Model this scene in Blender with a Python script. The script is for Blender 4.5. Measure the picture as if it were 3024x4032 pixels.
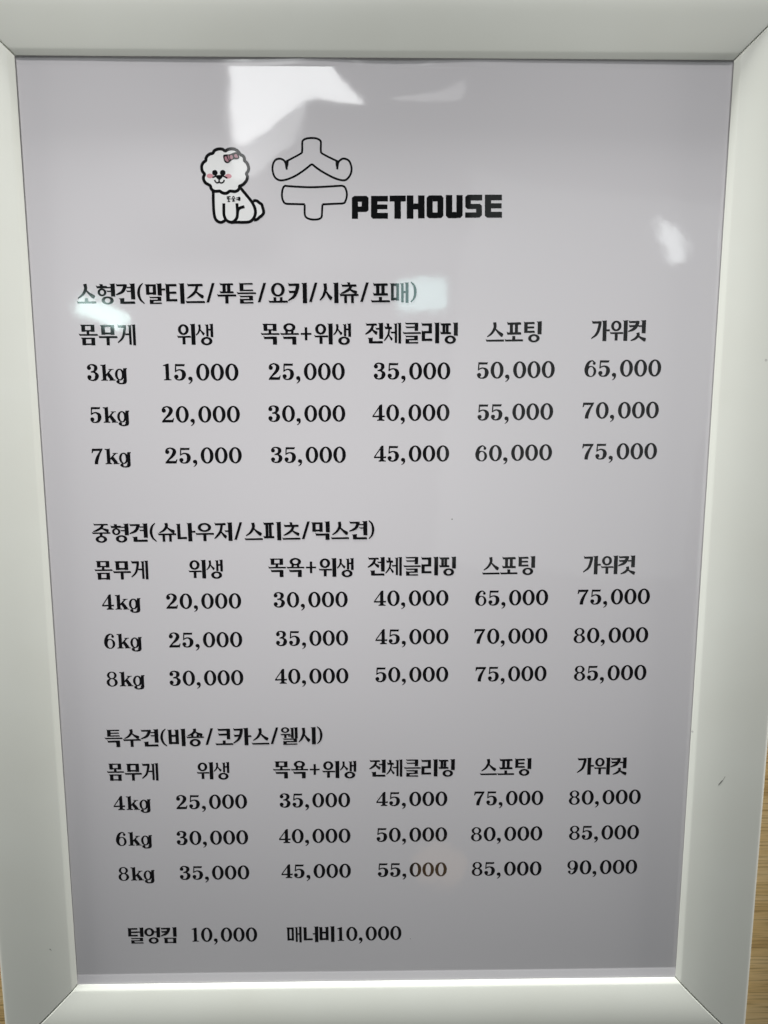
import bpy, bmesh, math
from mathutils import Matrix, Vector

for o in list(bpy.data.objects):
    bpy.data.objects.remove(o, do_unlink=True)
SC = bpy.context.scene
COL = SC.collection
MM = 0.001

# ------------------------------------------------------------------ camera
cd = bpy.data.cameras.new("camera")
cam = bpy.data.objects.new("camera", cd)
COL.objects.link(cam)
cam.matrix_world = Matrix((
    (0.999863912, 0.00273694767, -0.0162685561, -0.00193791),
    (-0.000176125579, 0.987856672, 0.155367839, 0.05260235),
    (0.0164962353, -0.15534383, 0.987722719, 0.23526004),
    (0, 0, 0, 1)))
cd.sensor_fit = 'VERTICAL'
cd.sensor_height = 36.0
cd.sensor_width = 27.0
cd.lens = 3100.0 / 4032.0 * 36.0
cd.clip_start = 0.01
cd.clip_end = 50.0
cd.dof.use_dof = True
cd.dof.focus_distance = 0.243
cd.dof.aperture_fstop = 40.0
SC.camera = cam

# ------------------------------------------------------------------ world
w = bpy.data.worlds.new("World")
SC.world = w
w.use_nodes = True
bg = w.node_tree.nodes["Background"]
bg.inputs[0].default_value = (0.93, 0.98, 1.0, 1)
bg.inputs[1].default_value = AMB = 0.066

# ------------------------------------------------------------------ lamps of the room and added lights
def aim(o, loc, target):
    o.location = loc
    o.rotation_euler = (Vector(target) - Vector(loc)).to_track_quat('-Z', 'Y').to_euler()

def area(name, loc, target, sx, sy, radiance, color=(1, 1, 1), roll=0.0, shape='RECTANGLE'):
    l = bpy.data.lights.new(name, 'AREA')
    l.shape = shape
    l.size, l.size_y = sx, sy
    l.energy = radiance * sx * sy * math.pi * (math.pi / 4 if shape == 'ELLIPSE' else 1.0)
    l.color = color
    o = bpy.data.objects.new(name, l)
    COL.objects.link(o)
    aim(o, loc, target)
    o.rotation_euler.rotate_axis('Z', roll)
    return o

def ceiling(name, x, y, z, sx, sy, radiance, color=(1, 1, 1), roll=0.0, shape='RECTANGLE'):
    o = area(name, (x, y, z), (x, y, 0), sx, sy, radiance, color, 0, shape)
    o.rotation_euler = (0, 0, roll)
    return o

area("window_light", (-0.20, 1.20, 0.072), (0, -0.05, 0), 1.2, 0.115, 90.0, (0.98, 1.0, 0.98))
area("side_window_light", (1.15, -0.10, 0.11), (0, -0.05, 0), 0.8, 0.14, 15.0, (1.0, 0.98, 0.94))
area("side_window_light", (-1.15, -0.12, 0.16), (0, -0.08, 0), 0.8, 0.20, 6.0, (1.0, 0.985, 0.95))
ceiling("ceiling_lamp", -0.0815, 0.405, 0.6, 0.128, 0.17, 11.2, (0.98, 1.0, 1.0), 0.07)
ceiling("added_fade_light", -0.105, 0.300, 0.602, 0.077, 0.036, 3.4, (0.98, 1.0, 1.0), 0.07)  # added dim emitter, makes the ceiling lamp's reflection fade at its lower edge
ceiling("small_lamp_right", 0.630, 0.365, 1.5, 0.040, 0.10, 7.0, (0.95, 1.0, 1.0), 0.5, 'ELLIPSE')
ceiling("small_lamp_left", -0.578, 0.212, 1.5, 0.105, 0.034, 14.0, (0.72, 1.0, 0.94), -0.5)
ceiling("panel_lamp", 0.102, 0.248, 1.5, 0.10, 0.062, 6.0, (0.66, 1.0, 0.97), 0.10)
ceiling("faint_lamp", 0.119, 0.655, 1.5, 0.15, 0.055, 2.0, (1.0, 1.0, 1.0), -0.1, 'ELLIPSE')
ceiling("added_pale_light", 0.47, 0.05, 1.55, 0.60, 0.85, 0.50, (0.93, 1.0, 0.97), -0.08)  # added large dim emitter for the broad pale reflection on the right
ceiling("warm_lamp", 0.155, -1.08, 1.5, 0.13, 0.10, 0.9, (1.0, 0.62, 0.30), 0.0, 'ELLIPSE')

def added_pool_spot(loc, target, watts):  # added spot, no known lamp; shapes the soft pool of light on the sheet
    sl = bpy.data.lights.new("added_pool_spot", 'SPOT')
    sl.energy = watts
    sl.color = (1.0, 0.985, 0.975)
    sl.spot_size = math.radians(10.9)
    sl.spot_blend = 1.0
    sl.shadow_soft_size = 0.05
    so = bpy.data.objects.new("added_pool_spot", sl)
    COL.objects.link(so)
    aim(so, loc, target)

added_pool_spot((-0.20, 0.98, 0.76), (-0.072, 0.050, 0), 42.0)
added_pool_spot((0.16, 0.98, 0.76), (0.064, 0.050, 0), 34.0)

# ------------------------------------------------------------------ exposure
vs = SC.view_settings
vs.view_transform = 'Standard'
vs.look = 'None'
vs.exposure = 0.0
vs.gamma = 1.0
vs.use_curve_mapping = False
SC.cycles.max_bounces = 8

# ------------------------------------------------------------------ materials
def mat(name, color, rough=0.5, spec=0.5, coat=0.0, coat_rough=0.03):
    m = bpy.data.materials.new(name)
    m.use_nodes = True
    p = m.node_tree.nodes["Principled BSDF"]
    p.inputs["Base Color"].default_value = (*color, 1)
    p.inputs["Roughness"].default_value = rough
    p.inputs["Specular IOR Level"].default_value = spec
    p.inputs["Coat Weight"].default_value = coat
    p.inputs["Coat Roughness"].default_value = coat_rough
    return m, m.node_tree, p

def node(nt, kind, **kw):
    n = nt.nodes.new(kind)
    for k, v in kw.items():
        if k in n.inputs:
            n.inputs[k].default_value = v
        else:
            setattr(n, k, v)
    return n

def laminate_bump(nt, p):
    """small dents and dust pimples of the plastic film, shared by paper and print (object space, metres)"""
    tc = node(nt, 'ShaderNodeNewGeometry')
    n1 = node(nt, 'ShaderNodeTexNoise', Scale=95.0, Detail=2.0, Roughness=0.5)
    nt.links.new(tc.outputs['Position'], n1.inputs['Vector'])
    b = node(nt, 'ShaderNodeBump', Strength=0.5, Distance=0.00006)
    nt.links.new(n1.outputs['Fac'], b.inputs['Height'])
    nt.links.new(b.outputs['Normal'], p.inputs['Coat Normal'])

m_paper, nt, p = mat("laminated_paper", (0.688, 0.668, 0.692), 0.6, 0.1, 1.0, 0.05)
laminate_bump(nt, p)
geo = node(nt, 'ShaderNodeNewGeometry')
vor = node(nt, 'ShaderNodeTexVoronoi', Scale=85.0)
nt.links.new(geo.outputs['Position'], vor.inputs['Vector'])
sep = node(nt, 'ShaderNodeSeparateColor')
nt.links.new(vor.outputs['Color'], sep.inputs['Color'])
gate = node(nt, 'ShaderNodeMath', operation='GREATER_THAN')
gate.inputs[1].default_value = 0.90
nt.links.new(sep.outputs[0], gate.inputs[0])
dot = node(nt, 'ShaderNodeMath', operation='LESS_THAN')
dot.inputs[1].default_value = 0.020
nt.links.new(vor.outputs['Distance'], dot.inputs[0])
both = node(nt, 'ShaderNodeMath', operation='MULTIPLY')
nt.links.new(gate.outputs[0], both.inputs[0])
nt.links.new(dot.outputs[0], both.inputs[1])
mix = node(nt, 'ShaderNodeMix', data_type='RGBA')
mix.inputs[6].default_value = (0.688, 0.668, 0.692, 1)
mix.inputs[7].default_value = (0.30, 0.29, 0.28, 1)
nt.links.new(both.outputs[0], mix.inputs[0])
nt.links.new(mix.outputs[2], p.inputs['Base Color'])

m_ink, nt, p = mat("black_print", (0.005, 0.005, 0.006), 0.5, 0.0, 1.0, 0.05)
laminate_bump(nt, p)
m_white, nt, p = mat("white_print", (0.86, 0.86, 0.86), 0.6, 0.1, 1.0, 0.05)
laminate_bump(nt, p)
m_pink, nt, p = mat("pink_print", (0.68, 0.33, 0.37), 0.6, 0.1, 1.0, 0.05)
laminate_bump(nt, p)
m_rose, nt, p = mat("rose_print", (0.42, 0.22, 0.26), 0.6, 0.1, 1.0, 0.05)
laminate_bump(nt, p)

# painted metal rails: off white, faintly greenish, fine orange peel
m_rail, nt, p = mat("white_painted_metal", (0.74, 0.765, 0.72), 0.40, 0.45)
geo = node(nt, 'ShaderNodeNewGeometry')
n1 = node(nt, 'ShaderNodeTexNoise', Scale=1400.0, Detail=2.0)
nt.links.new(geo.outputs['Position'], n1.inputs['Vector'])
b = node(nt, 'ShaderNodeBump', Strength=0.35, Distance=0.00002)
nt.links.new(n1.outputs['Fac'], b.inputs['Height'])
nt.links.new(b.outputs['Normal'], p.inputs['Normal'])
n2 = node(nt, 'ShaderNodeTexNoise', Scale=28.0, Detail=3.0)
nt.links.new(geo.outputs['Position'], n2.inputs['Vector'])
ramp = node(nt, 'ShaderNodeValToRGB')
ramp.color_ramp.elements[0].position = 0.3
ramp.color_ramp.elements[0].color = (0.80, 0.805, 0.735, 1)
ramp.color_ramp.elements[1].position = 0.7
ramp.color_ramp.elements[1].color = (0.835, 0.845, 0.78, 1)
nt.links.new(n2.outputs['Fac'], ramp.inputs['Fac'])
vor = node(nt, 'ShaderNodeTexVoronoi', Scale=70.0)
nt.links.new(geo.outputs['Position'], vor.inputs['Vector'])
sep = node(nt, 'ShaderNodeSeparateColor')
nt.links.new(vor.outputs['Color'], sep.inputs['Color'])
gate = node(nt, 'ShaderNodeMath', operation='GREATER_THAN')
gate.inputs[1].default_value = 0.86
nt.links.new(sep.outputs[0], gate.inputs[0])
dot = node(nt, 'ShaderNodeMath', operation='LESS_THAN')
dot.inputs[1].default_value = 0.028
nt.links.new(vor.outputs['Distance'], dot.inputs[0])
both = node(nt, 'ShaderNodeMath', operation='MULTIPLY')
nt.links.new(gate.outputs[0], both.inputs[0])
nt.links.new(dot.outputs[0], both.inputs[1])
mix = node(nt, 'ShaderNodeMix', data_type='RGBA')
mix.inputs[7].default_value = (0.60, 0.60, 0.56, 1)
nt.links.new(ramp.outputs['Color'], mix.inputs[6])
nt.links.new(both.outputs[0], mix.inputs[0])
nt.links.new(mix.outputs[2], p.inputs['Base Color'])

m_scuff, nt, p = mat("dark_scuff", (0.20, 0.20, 0.18), 0.7, 0.2)
m_back, nt, p = mat("grey_backing", (0.25, 0.25, 0.25), 0.7, 0.3)

# light oak veneer, grain along x
m_wood, nt, p = mat("oak_veneer", (0.4, 0.27, 0.13), 0.45, 0.4)
geo = node(nt, 'ShaderNodeNewGeometry')
mp = node(nt, 'ShaderNodeMapping')
mp.inputs['Scale'].default_value = (7.0, 120.0, 1.0)
nt.links.new(geo.outputs['Position'], mp.inputs['Vector'])
n1 = node(nt, 'ShaderNodeTexNoise', Scale=1.0, Detail=5.0, Roughness=0.62, Distortion=0.5)
nt.links.new(mp.outputs['Vector'], n1.inputs['Vector'])
ramp = node(nt, 'ShaderNodeValToRGB')
e = ramp.color_ramp.elements
e[0].position = 0.30; e[0].color = (0.44, 0.26, 0.09, 1)
e[1].position = 0.66; e[1].color = (0.86, 0.64, 0.34, 1)
x = e.new(0.46); x.color = (0.76, 0.53, 0.24, 1)
nt.links.new(n1.outputs['Fac'], ramp.inputs['Fac'])
mp2 = node(nt, 'ShaderNodeMapping')
mp2.inputs['Scale'].default_value = (60.0, 1500.0, 1.0)
nt.links.new(geo.outputs['Position'], mp2.inputs['Vector'])
n2 = node(nt, 'ShaderNodeTexNoise', Scale=1.0, Detail=2.0)
nt.links.new(mp2.outputs['Vector'], n2.inputs['Vector'])
r2 = node(nt, 'ShaderNodeValToRGB')
r2.color_ramp.elements[0].position = 0.32; r2.color_ramp.elements[0].color = (0.62, 0.58, 0.52, 1)
r2.color_ramp.elements[1].position = 0.50; r2.color_ramp.elements[1].color = (1, 1, 1, 1)
nt.links.new(n2.outputs['Fac'], r2.inputs['Fac'])
mx = node(nt, 'ShaderNodeMix', data_type='RGBA', blend_type='MULTIPLY')
mx.inputs[0].default_value = 1.0
nt.links.new(ramp.outputs['Color'], mx.inputs[6])
nt.links.new(r2.outputs['Color'], mx.inputs[7])
nt.links.new(mx.outputs[2], p.inputs['Base Color'])

# ------------------------------------------------------------------ helpers
def link_mesh(name, bm, material, parent=None, smooth=False):
    me = bpy.data.meshes.new(name)
    bm.normal_update()
    bm.to_mesh(me)
    bm.free()
    if smooth:
        for f in me.polygons:
            f.use_smooth = True
    me.materials.append(material)
    o = bpy.data.objects.new(name, me)
    COL.objects.link(o)
    if parent:
        o.parent = parent
    return o

def thing(name, label, cat):
    o = bpy.data.objects.new(name, None)
    o.empty_display_size = 0.02
    COL.objects.link(o)
    o["label"] = label
    o["category"] = cat
    return o

def box(bm, x0, y0, z0, x1, y1, z1):
    v = [bm.verts.new((x * MM, y * MM, z * MM)) for z in (z0, z1) for x, y in ((x0, y0), (x1, y0), (x1, y1), (x0, y1))]
    for f in ((3, 2, 1, 0), (4, 5, 6, 7), (0, 1, 5, 4), (1, 2, 6, 5), (2, 3, 7, 6), (3, 0, 4, 7)):
        bm.faces.new([v[i] for i in f])

# ------------------------------------------------------------------ wooden tabletop
bm = bmesh.new()
box(bm, -420, -330, -30, 420, 360, -9.5)
tt = link_mesh("tabletop", bm, m_wood)
tt["kind"] = "structure"

# ------------------------------------------------------------------ the frame
HW, HH, YC = 99.6, 142.7, 0.25          # half size of the visible window, mm
RAIL = 25.0
frame = thing("picture_frame", "white painted metal snap frame with mitred corners lying on the wooden tabletop", "picture frame")

def rail_profile():
    pr = [(1.6, -0.9), (1.6, 0.36), (0.08, 0.38), (0.0, 0.42), (0.0, 0.50), (0.04, 0.57), (0.12, 0.63)]
    pr += [(0.12 + 1.2 * i / 3, 0.63 + 0.78 * i / 3) for i in range(1, 4)]
    pr += [(1.55, 1.52), (1.8, 1.60)]
    n = 26
    for i in range(1, n + 1):      # gently crowned face
        u = 1.8 + (22.6 - 1.8) * i / n
        z = 3.515 - 0.0095 * (u - 16.0) ** 2
        pr.append((u, z))
    zl = pr[-1][1]
    for a in (16, 28, 42, 58, 74, 90):
        r, r0 = math.radians(a), math.radians(7.4)
        pr.append((22.6 + 1.7 * (math.sin(r) - math.sin(r0)), zl - 1.7 * (math.cos(r0) - math.cos(r))))
    pr.append((22.6 + 1.7 * (1 - math.sin(r0)), -9.4))
    return pr

PROFILE = rail_profile()

def rail(side):
    horiz = side in ("top", "bottom")
    half = HW if horiz else HH
    off = HH if horiz else HW
    bm = bmesh.new()
    rings = []
    stations = [(-1, 0.10, -0.45), (-1, 0.28, -0.12), (-1, 0.6, 0.0), (-1, 0.9, 0.0), (-1, 1.3, 0.0)] + [(s, None, 0.0) for s in (-0.6, -0.2, 0.2, 0.6)] + [(1, 1.3, 0.0), (1, 0.9, 0.0), (1, 0.6, 0.0), (1, 0.28, -0.12), (1, 0.10, -0.45)]
    for s, gap, dz in stations:
        ring = []
        for u, z in PROFILE:
            a = s * (half + u - gap) if gap is not None else s * (half + 0.0) * 0.9
            zz = z + (dz if z > 0.5 else 0)
            v = off + u
            if side == "top": q = (a, v)
            elif side == "bottom": q = (-a, -v)
            elif side == "left": q = (-v, a)
            else: q = (v, -a)
            ring.append(bm.verts.new((q[0] * MM, (q[1] + YC) * MM, zz * MM)))
        rings.append(ring)
    for r0, r1 in zip(rings, rings[1:]):
        for i in range(len(PROFILE) - 1):
            bm.faces.new((r0[i], r1[i], r1[i + 1], r0[i + 1]))
    bm.faces.new(rings[0])
    bm.faces.new(list(reversed(rings[-1])))
    bmesh.ops.recalc_face_normals(bm, faces=bm.faces)
    o = link_mesh("frame_rail", bm, m_rail, frame, True)
    o.data.set_sharp_from_angle(angle=math.radians(18))
    return o

rails = {s: rail(s) for s in ("top", "bottom", "left", "right")}
bm = bmesh.new()
box(bm, -112, -155, -3.0, 112, 155, -1.2)
link_mesh("back_panel", bm, m_back, frame)

def rail_z(u):
    for (u0, z0), (u1, z1) in zip(PROFILE[4:], PROFILE[5:]):
        if u0 <= u <= u1:
            return z0 + (z1 - z0) * (u - u0) / max(1e-6, u1 - u0)
    return 0

# dark scuff on the right rail
bm = bmesh.new()
for poly in ([(108.4, -72.3), (109.2, -71.2), (109.6, -70.6), (109.4, -70.4), (108.9, -71.0), (108.2, -72.2)],
             [(109.6, -70.5), (110.2, -69.2), (110.1, -69.15), (109.5, -70.45)]):
    bm.faces.new([bm.verts.new((x * MM, y * MM, (rail_z(x - HW) + 0.03) * MM)) for x, y in poly])
link_mesh("scuff_mark", bm, m_scuff, rails["right"])
bm = bmesh.new()
for poly in ([(-106.9, -127.5), (-106.7, -127.3), (-106.45, -127.7), (-106.2, -128.2), (-106.55, -127.8)],):
    bm.faces.new([bm.verts.new((x * MM, y * MM, (rail_z(-x - HW) + 0.03) * MM)) for x, y in poly])
link_mesh("scuff_mark", bm, m_scuff, rails["left"])

# ------------------------------------------------------------------ the printed sheet
sheet = thing("price_list", "white price list with black Korean text and a fluffy dog logo under glossy film", "price list")

def sstep(a, b, x):
    t = min(1.0, max(0.0, (x - a) / (b - a)))
    return t * t * (3 - 2 * t)

def soft_relu(x, k=4.0):
    return 0.5 * (x + math.sqrt(x * x + k * k)) - 0.5 * k * 0

def wave(x, y):
    """height in mm of the slightly buckled film at sheet position x, y in mm"""
    h = -0.3
    h += 0.0125 * (y - 127.0) * (2.35 * sstep(-38, -18, x) - 1.35) * sstep(85, 112, y) * (1 - sstep(0, 55, x)) * sstep(-85, -50, x)
    h += -0.000174 * max(0.0, y - 130.0) ** 2 * soft_relu(x + 19.0, 3.0) * (1 - sstep(-6, 30, x))
    calm = 1 - sstep(92, 112, y) * sstep(-75, -55, x) * (1 - sstep(5, 30, x))
    h += calm * 0.035 * math.sin(x / 13.0 + y / 41.0) * math.sin(y / 22.0 + 0.6)
    h += calm * 0.11 * math.sin(x / 31.0 - y / 60.0 + 0.8) * math.cos(y / 47.0)
    h += 0.010 * math.sin(x / 4.1 + 1.3 * math.sin(y / 6.0)) * sstep(112, 124, y) * (1 - sstep(0, 20, x)) * sstep(-38, -30, x)
    # the borders are pinched upwards under the rails
    for d, wd, sl_ in ((x + 99.6, 2.6, 0.012), (99.6 - x, 1.0, 0.05), (142.95 - y, 2.2, 0.06), (y + 142.45, 3.2, 0.14)):
        if d < wd:
            h += sl_ * (wd - max(d, -0.6)) * min(1.0, (wd - d) / 0.4)
    return h

bm = bmesh.new()
X0, Y0 = 103.0, 146.5
def lines(lim, a, b, step):
    """grid lines, closer together along the pinched borders"""
    out = [-lim]
    v = -b
    while v < -b + 4.2:
        out.append(v); v += 0.2
    n = int((a + b - 8.4) / step)
    out += [-b + 4.2 + (a + b - 8.4) * i / n for i in range(n + 1)]
    v = a - 4.0
    while v < a + 0.01:
        out.append(v); v += 0.2
    return out + [lim]
GX, GY = lines(X0, 99.8, 99.8, 1.3), lines(Y0, 143.1, 142.6, 1.3)
NX, NY = len(GX) - 1, len(GY) - 1
grid = [[bm.verts.new((gx * MM, gy * MM, wave(gx, gy) * MM)) for gx in GX] for gy in GY]
for j in range(NY):
    for i in range(NX):
        bm.faces.new((grid[j][i], grid[j][i + 1], grid[j + 1][i + 1], grid[j + 1][i]))
link_mesh("paper", bm, m_paper, sheet, True)

# ------------------------------------------------------------------ lettering: flat printed shapes following the film
def catmull(pts, closed=False, n=6):
    out = []
    N = len(pts)
    for i in range(N if closed else N - 1):
        if closed:
            p0, p1, p2, p3 = pts[i - 1], pts[i], pts[(i + 1) % N], pts[(i + 2) % N]
        else:
            p1, p2 = pts[i], pts[i + 1]
            p0 = pts[i - 1] if i > 0 else tuple(2 * a - b for a, b in zip(p1, p2))
            p3 = pts[i + 2] if i + 2 < N else tuple(2 * b - a for a, b in zip(p1, p2))
        for k in range(n):
            t = k / n
            out.append(tuple(0.5 * (2 * b + (c - a) * t + (2 * a - 5 * b + 4 * c - d) * t * t + (-a + 3 * b - 3 * c + d) * t ** 3) for a, b, c, d in zip(p0, p1, p2, p3)))
    if not closed:
        out.append(tuple(pts[-1]))
    return out

def ribbon(pts, widths, closed=False):
    """quads of a stroke of varying width along a polyline"""
    N = len(pts)
    L, R = [], []
    for i in range(N):
        a = pts[(i - 1) % N] if (closed or i > 0) else pts[i]
        b = pts[(i + 1) % N] if (closed or i < N - 1) else pts[i]
        dx, dy = b[0] - a[0], b[1] - a[1]
        l = math.hypot(dx, dy) or 1.0
        nx, ny = -dy / l, dx / l
        w_ = widths[i] / 2
        L.append((pts[i][0] + nx * w_, pts[i][1] + ny * w_))
        R.append((pts[i][0] - nx * w_, pts[i][1] - ny * w_))
    q = []
    for i in range(N if closed else N - 1):
        j = (i + 1) % N
        q.append([L[i], R[i], R[j], L[j]])
    return q

class Pen:
    """collects polygons in em units; every stroke is a list of polygons"""
    def __init__(self):
        self.strokes = []
        self.k = 1.0
    def poly(self, *pts): self.strokes.append([list(pts)])
    def rect(self, x0, y0, x1, y1): self.poly((x0, y0), (x1, y0), (x1, y1), (x0, y1))
    def line(self, p, q, w0, w1=None):
        w1 = w0 if w1 is None else w1
        self.strokes.append(ribbon([p, q], [w0, w1]))
    def curve(self, pts, n=6):
        c = catmull(pts, False, n)
        self.strokes.append(ribbon([(a, b) for a, b, _ in c], [q * self.k for _, _, q in c]))
    def ring(self, cx, cy, rx, ry, ix, iy, n=28, dx=0.0):
        o = [(cx + rx * math.cos(2 * math.pi * k / n), cy + ry * math.sin(2 * math.pi * k / n)) for k in range(n)]
        i_ = [(cx + dx + ix * math.cos(2 * math.pi * k / n), cy + iy * math.sin(2 * math.pi * k / n)) for k in range(n)]
        self.strokes.append([[o[k], o[(k + 1) % n], i_[(k + 1) % n], i_[k]] for k in range(n)])
    def ball(self, cx, cy, r, ry=None):
        ry = ry or r
        self.poly(*[(cx + r * math.cos(2 * math.pi * k / 16), cy + ry * math.sin(2 * math.pi * k / 16)) for k in range(16)])

TV, TH = 0.212, 0.118
def HS(p, x0, x1, y, t=TH):
    d = min(0.07, (x1 - x0) * 0.2)
    p.poly((x0, y + t * 0.85), (x0 + d, y + t * 0.45), (x1 - d * 0.6, y + t * 0.55), (x1, y + t * 0.25), (x1, y - t * 0.5), (x0 + d * 0.7, y - t * 0.5))
def VS(p, xc, y0, y1, t=TV, flag=True):
    f = min(0.06, 0.5 * t) if flag else 0
    p.poly((xc - t / 2 - f, y1 - 0.005), (xc - t / 2 + 0.02, y1 - 0.02), (xc + t / 2, y1), (xc + t / 2, y0 + 0.012), (xc + t / 2 - 0.03, y0), (xc - t / 2, y0 + 0.01), (xc - t / 2, y1 - 0.085))
def RING(p, x0, y0, x1, y1):
    cx, cy, rx, ry = (x0 + x1) / 2, (y0 + y1) / 2, (x1 - x0) / 2, (y1 - y0) / 2
    s = min(0.165, rx * 0.56)
    p.ring(cx, cy, rx, ry, rx - s, ry - min(0.095, ry * 0.45))

def SIOT(p, x0, y0, x1, y1, flag=True):
    xm = x0 + (x1 - x0) * 0.50
    wd, ht = x1 - x0, y1 - y0
    k = min(1.0, wd / 0.6)
    p.curve([(xm - 0.03, y1 - 0.0, 0.15 * k + 0.02), (xm - 0.01, y0 + ht * 0.66, 0.155 * k), (x0 + wd * 0.30, y0 + ht * 0.28, 0.12 * k), (x0 + 0.01, y0 + 0.02, 0.055)])
    p.curve([(xm - 0.01, y0 + ht * 0.60, 0.06), (xm + wd * 0.2, y0 + ht * 0.34, 0.12 * k), (x1 - wd * 0.09, y0 + ht * 0.15, 0.185 * k), (x1 - 0.005, y0 + ht * 0.10, 0.14 * k)])

def initial(p, j, b, hz):
    x0, y0, x1, y1 = b
    wd, ht = x1 - x0, y1 - y0
    th = min(TH, ht * 0.2)
    tv = min(0.195, wd * 0.31)
    if j in 'ㄱㅋ':
        yt = y1 - th / 2
        HS(p, x0, x1 - 0.02, yt, th)
        if hz:
            p.poly((x1 - tv, y1 + 0.01), (x1, y1 - 0.01), (x1 - 0.01, y0), (x1 - tv, y0))
        else:
            p.curve([(x1 - tv * 0.55, y1 - 0.0, tv), (x1 - tv * 0.65, y1 - ht * 0.25, tv), (x0 + wd * 0.55, y0 + ht * 0.3, tv * 0.85), (x0 + 0.0, y0 + 0.01, 0.06)])
        if j == 'ㅋ':
            HS(p, x0 + 0.02, x1 - tv * 0.5, y0 + ht * (0.45 if hz else 0.52), th)
    elif j == 'ㄴ':
        VS(p, x0 + tv * 0.75, y0, y1, tv)
        HS(p, x0 + tv * 0.4, x1, y0 + th / 2 + 0.01, th)
    elif j in 'ㄷㅌ':
        HS(p, x0, x1 - 0.01, y1 - th / 2, th)
        p.poly((x0 + 0.03, y1), (x0 + 0.03 + tv, y1 - 0.01), (x0 + 0.03 + tv, y0), (x0 + 0.03, y0))
        HS(p, x0 + 0.04, x1, y0 + th / 2, th)
        if j == 'ㅌ':
            HS(p, x0 + 0.06, x1 - 0.03, (y0 + y1) / 2, th * 0.95)
    elif j == 'ㄹ':
        ym = (y0 + y1) / 2
        HS(p, x0, x1 - 0.02, y1 - th / 2, th)
        p.rect(x1 - 0.02 - tv, ym, x1 - 0.02, y1 - 0.005)
        HS(p, x0 + 0.02, x1 - 0.02, ym, th)
        p.rect(x0 + 0.02, y0, x0 + 0.02 + tv, ym + th * 0.4)
        HS(p, x0 + 0.03, x1, y0 + th / 2, th)
    elif j == 'ㅁ':
        VS(p, x0 + 0.03 + tv / 2, y0, y1, tv)
        p.rect(x1 - tv - 0.01, y0, x1 - 0.01, y1 - 0.01)
        p.rect(x0 + 0.02, y1 - th * 1.1, x1 - 0.02, y1 - th * 0.1)
        p.rect(x0 + 0.04, y0 + 0.02, x1 - 0.02, y0 + 0.02 + th)
    elif j == 'ㅂ':
        VS(p, x0 + 0.03 + tv / 2, y0, y1, tv)
        VS(p, x1 - tv / 2, y0, y1, tv)
        p.rect(x0 + 0.04, y0 + ht * 0.50, x1 - 0.02, y0 + ht * 0.50 + th)
        p.rect(x0 + 0.04, y0 + 0.015, x1 - 0.02, y0 + 0.015 + th)
    elif j == 'ㅅ':
        SIOT(p, x0, y0, x1, y1)
    elif j == 'ㅇ':
        RING(p, x0, y0, x1, y1)
    elif j in 'ㅈㅊ':
        top = y1
        if j == 'ㅊ':
            p.poly(((x0 + x1) / 2 - 0.09, y1 + 0.015), ((x0 + x1) / 2 + 0.06, y1), ((x0 + x1) / 2 + 0.07, y1 - ht * 0.2), ((x0 + x1) / 2 - 0.05, y1 - ht * 0.2))
            top = y1 - ht * 0.18
        HS(p, x0 + 0.02, x1 - 0.02, top - th / 2, th)
        xm = (x0 + x1) / 2
        k = min(1, wd / 0.6)
        hh = top - y0
        p.curve([(xm + wd * 0.14, top - th * 0.6, 0.13 * k), (xm + 0.01, y0 + hh * 0.48, 0.14 * k), (x0 + wd * 0.22, y0 + hh * 0.17, 0.11 * k), (x0, y0 + 0.015, 0.05)])
        p.curve([(xm + 0.01, y0 + hh * 0.52, 0.06), (xm + wd * 0.22, y0 + hh * 0.3, 0.115 * k), (x1 - wd * 0.07, y0 + hh * 0.13, 0.17 * k), (x1, y0 + hh * 0.10, 0.12 * k)])
    elif j == 'ㅍ':
        HS(p, x0 + 0.01, x1 - 0.01, y1 - th / 2, th)
        p.rect(x0 + wd * 0.22, y0 + 0.02, x0 + wd * 0.22 + tv * 0.85, y1 - 0.02)
        p.rect(x1 - wd * 0.22 - tv * 0.85, y0 + 0.02, x1 - wd * 0.22, y1 - 0.02)
        HS(p, x0, x1, y0 + th / 2, th)
    elif j == 'ㅎ':
        xm = (x0 + x1) / 2
        p.poly((xm - 0.10, y1 + 0.02), (xm + 0.07, y1), (xm + 0.07, y1 - ht * 0.16), (xm - 0.07, y1 - ht * 0.16))
        HS(p, x0, x1, y1 - ht * 0.24, th)
        RING(p, x0 + 0.07, y0, x1 - 0.05, y1 - ht * 0.34)

CHO = 'ㄱㄲㄴㄷㄸㄹㅁㅂㅃㅅㅆㅇㅈㅉㅊㅋㅌㅍㅎ'
JUNG = 'ㅏㅐㅑㅒㅓㅔㅕㅖㅗㅘㅙㅚㅛㅜㅝㅞㅟㅠㅡㅢㅣ'
JONG = ['', 'ㄱ', 'ㄲ', 'ㄳ', 'ㄴ', 'ㄵ', 'ㄶ', 'ㄷ', 'ㄹ', 'ㄺ', 'ㄻ', 'ㄼ', 'ㄽ', 'ㄾ', 'ㄿ', 'ㅀ', 'ㅁ', 'ㅂ', 'ㅄ', 'ㅅ', 'ㅆ', 'ㅇ', 'ㅈ', 'ㅊ', 'ㅋ', 'ㅌ', 'ㅍ', 'ㅎ']

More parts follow.
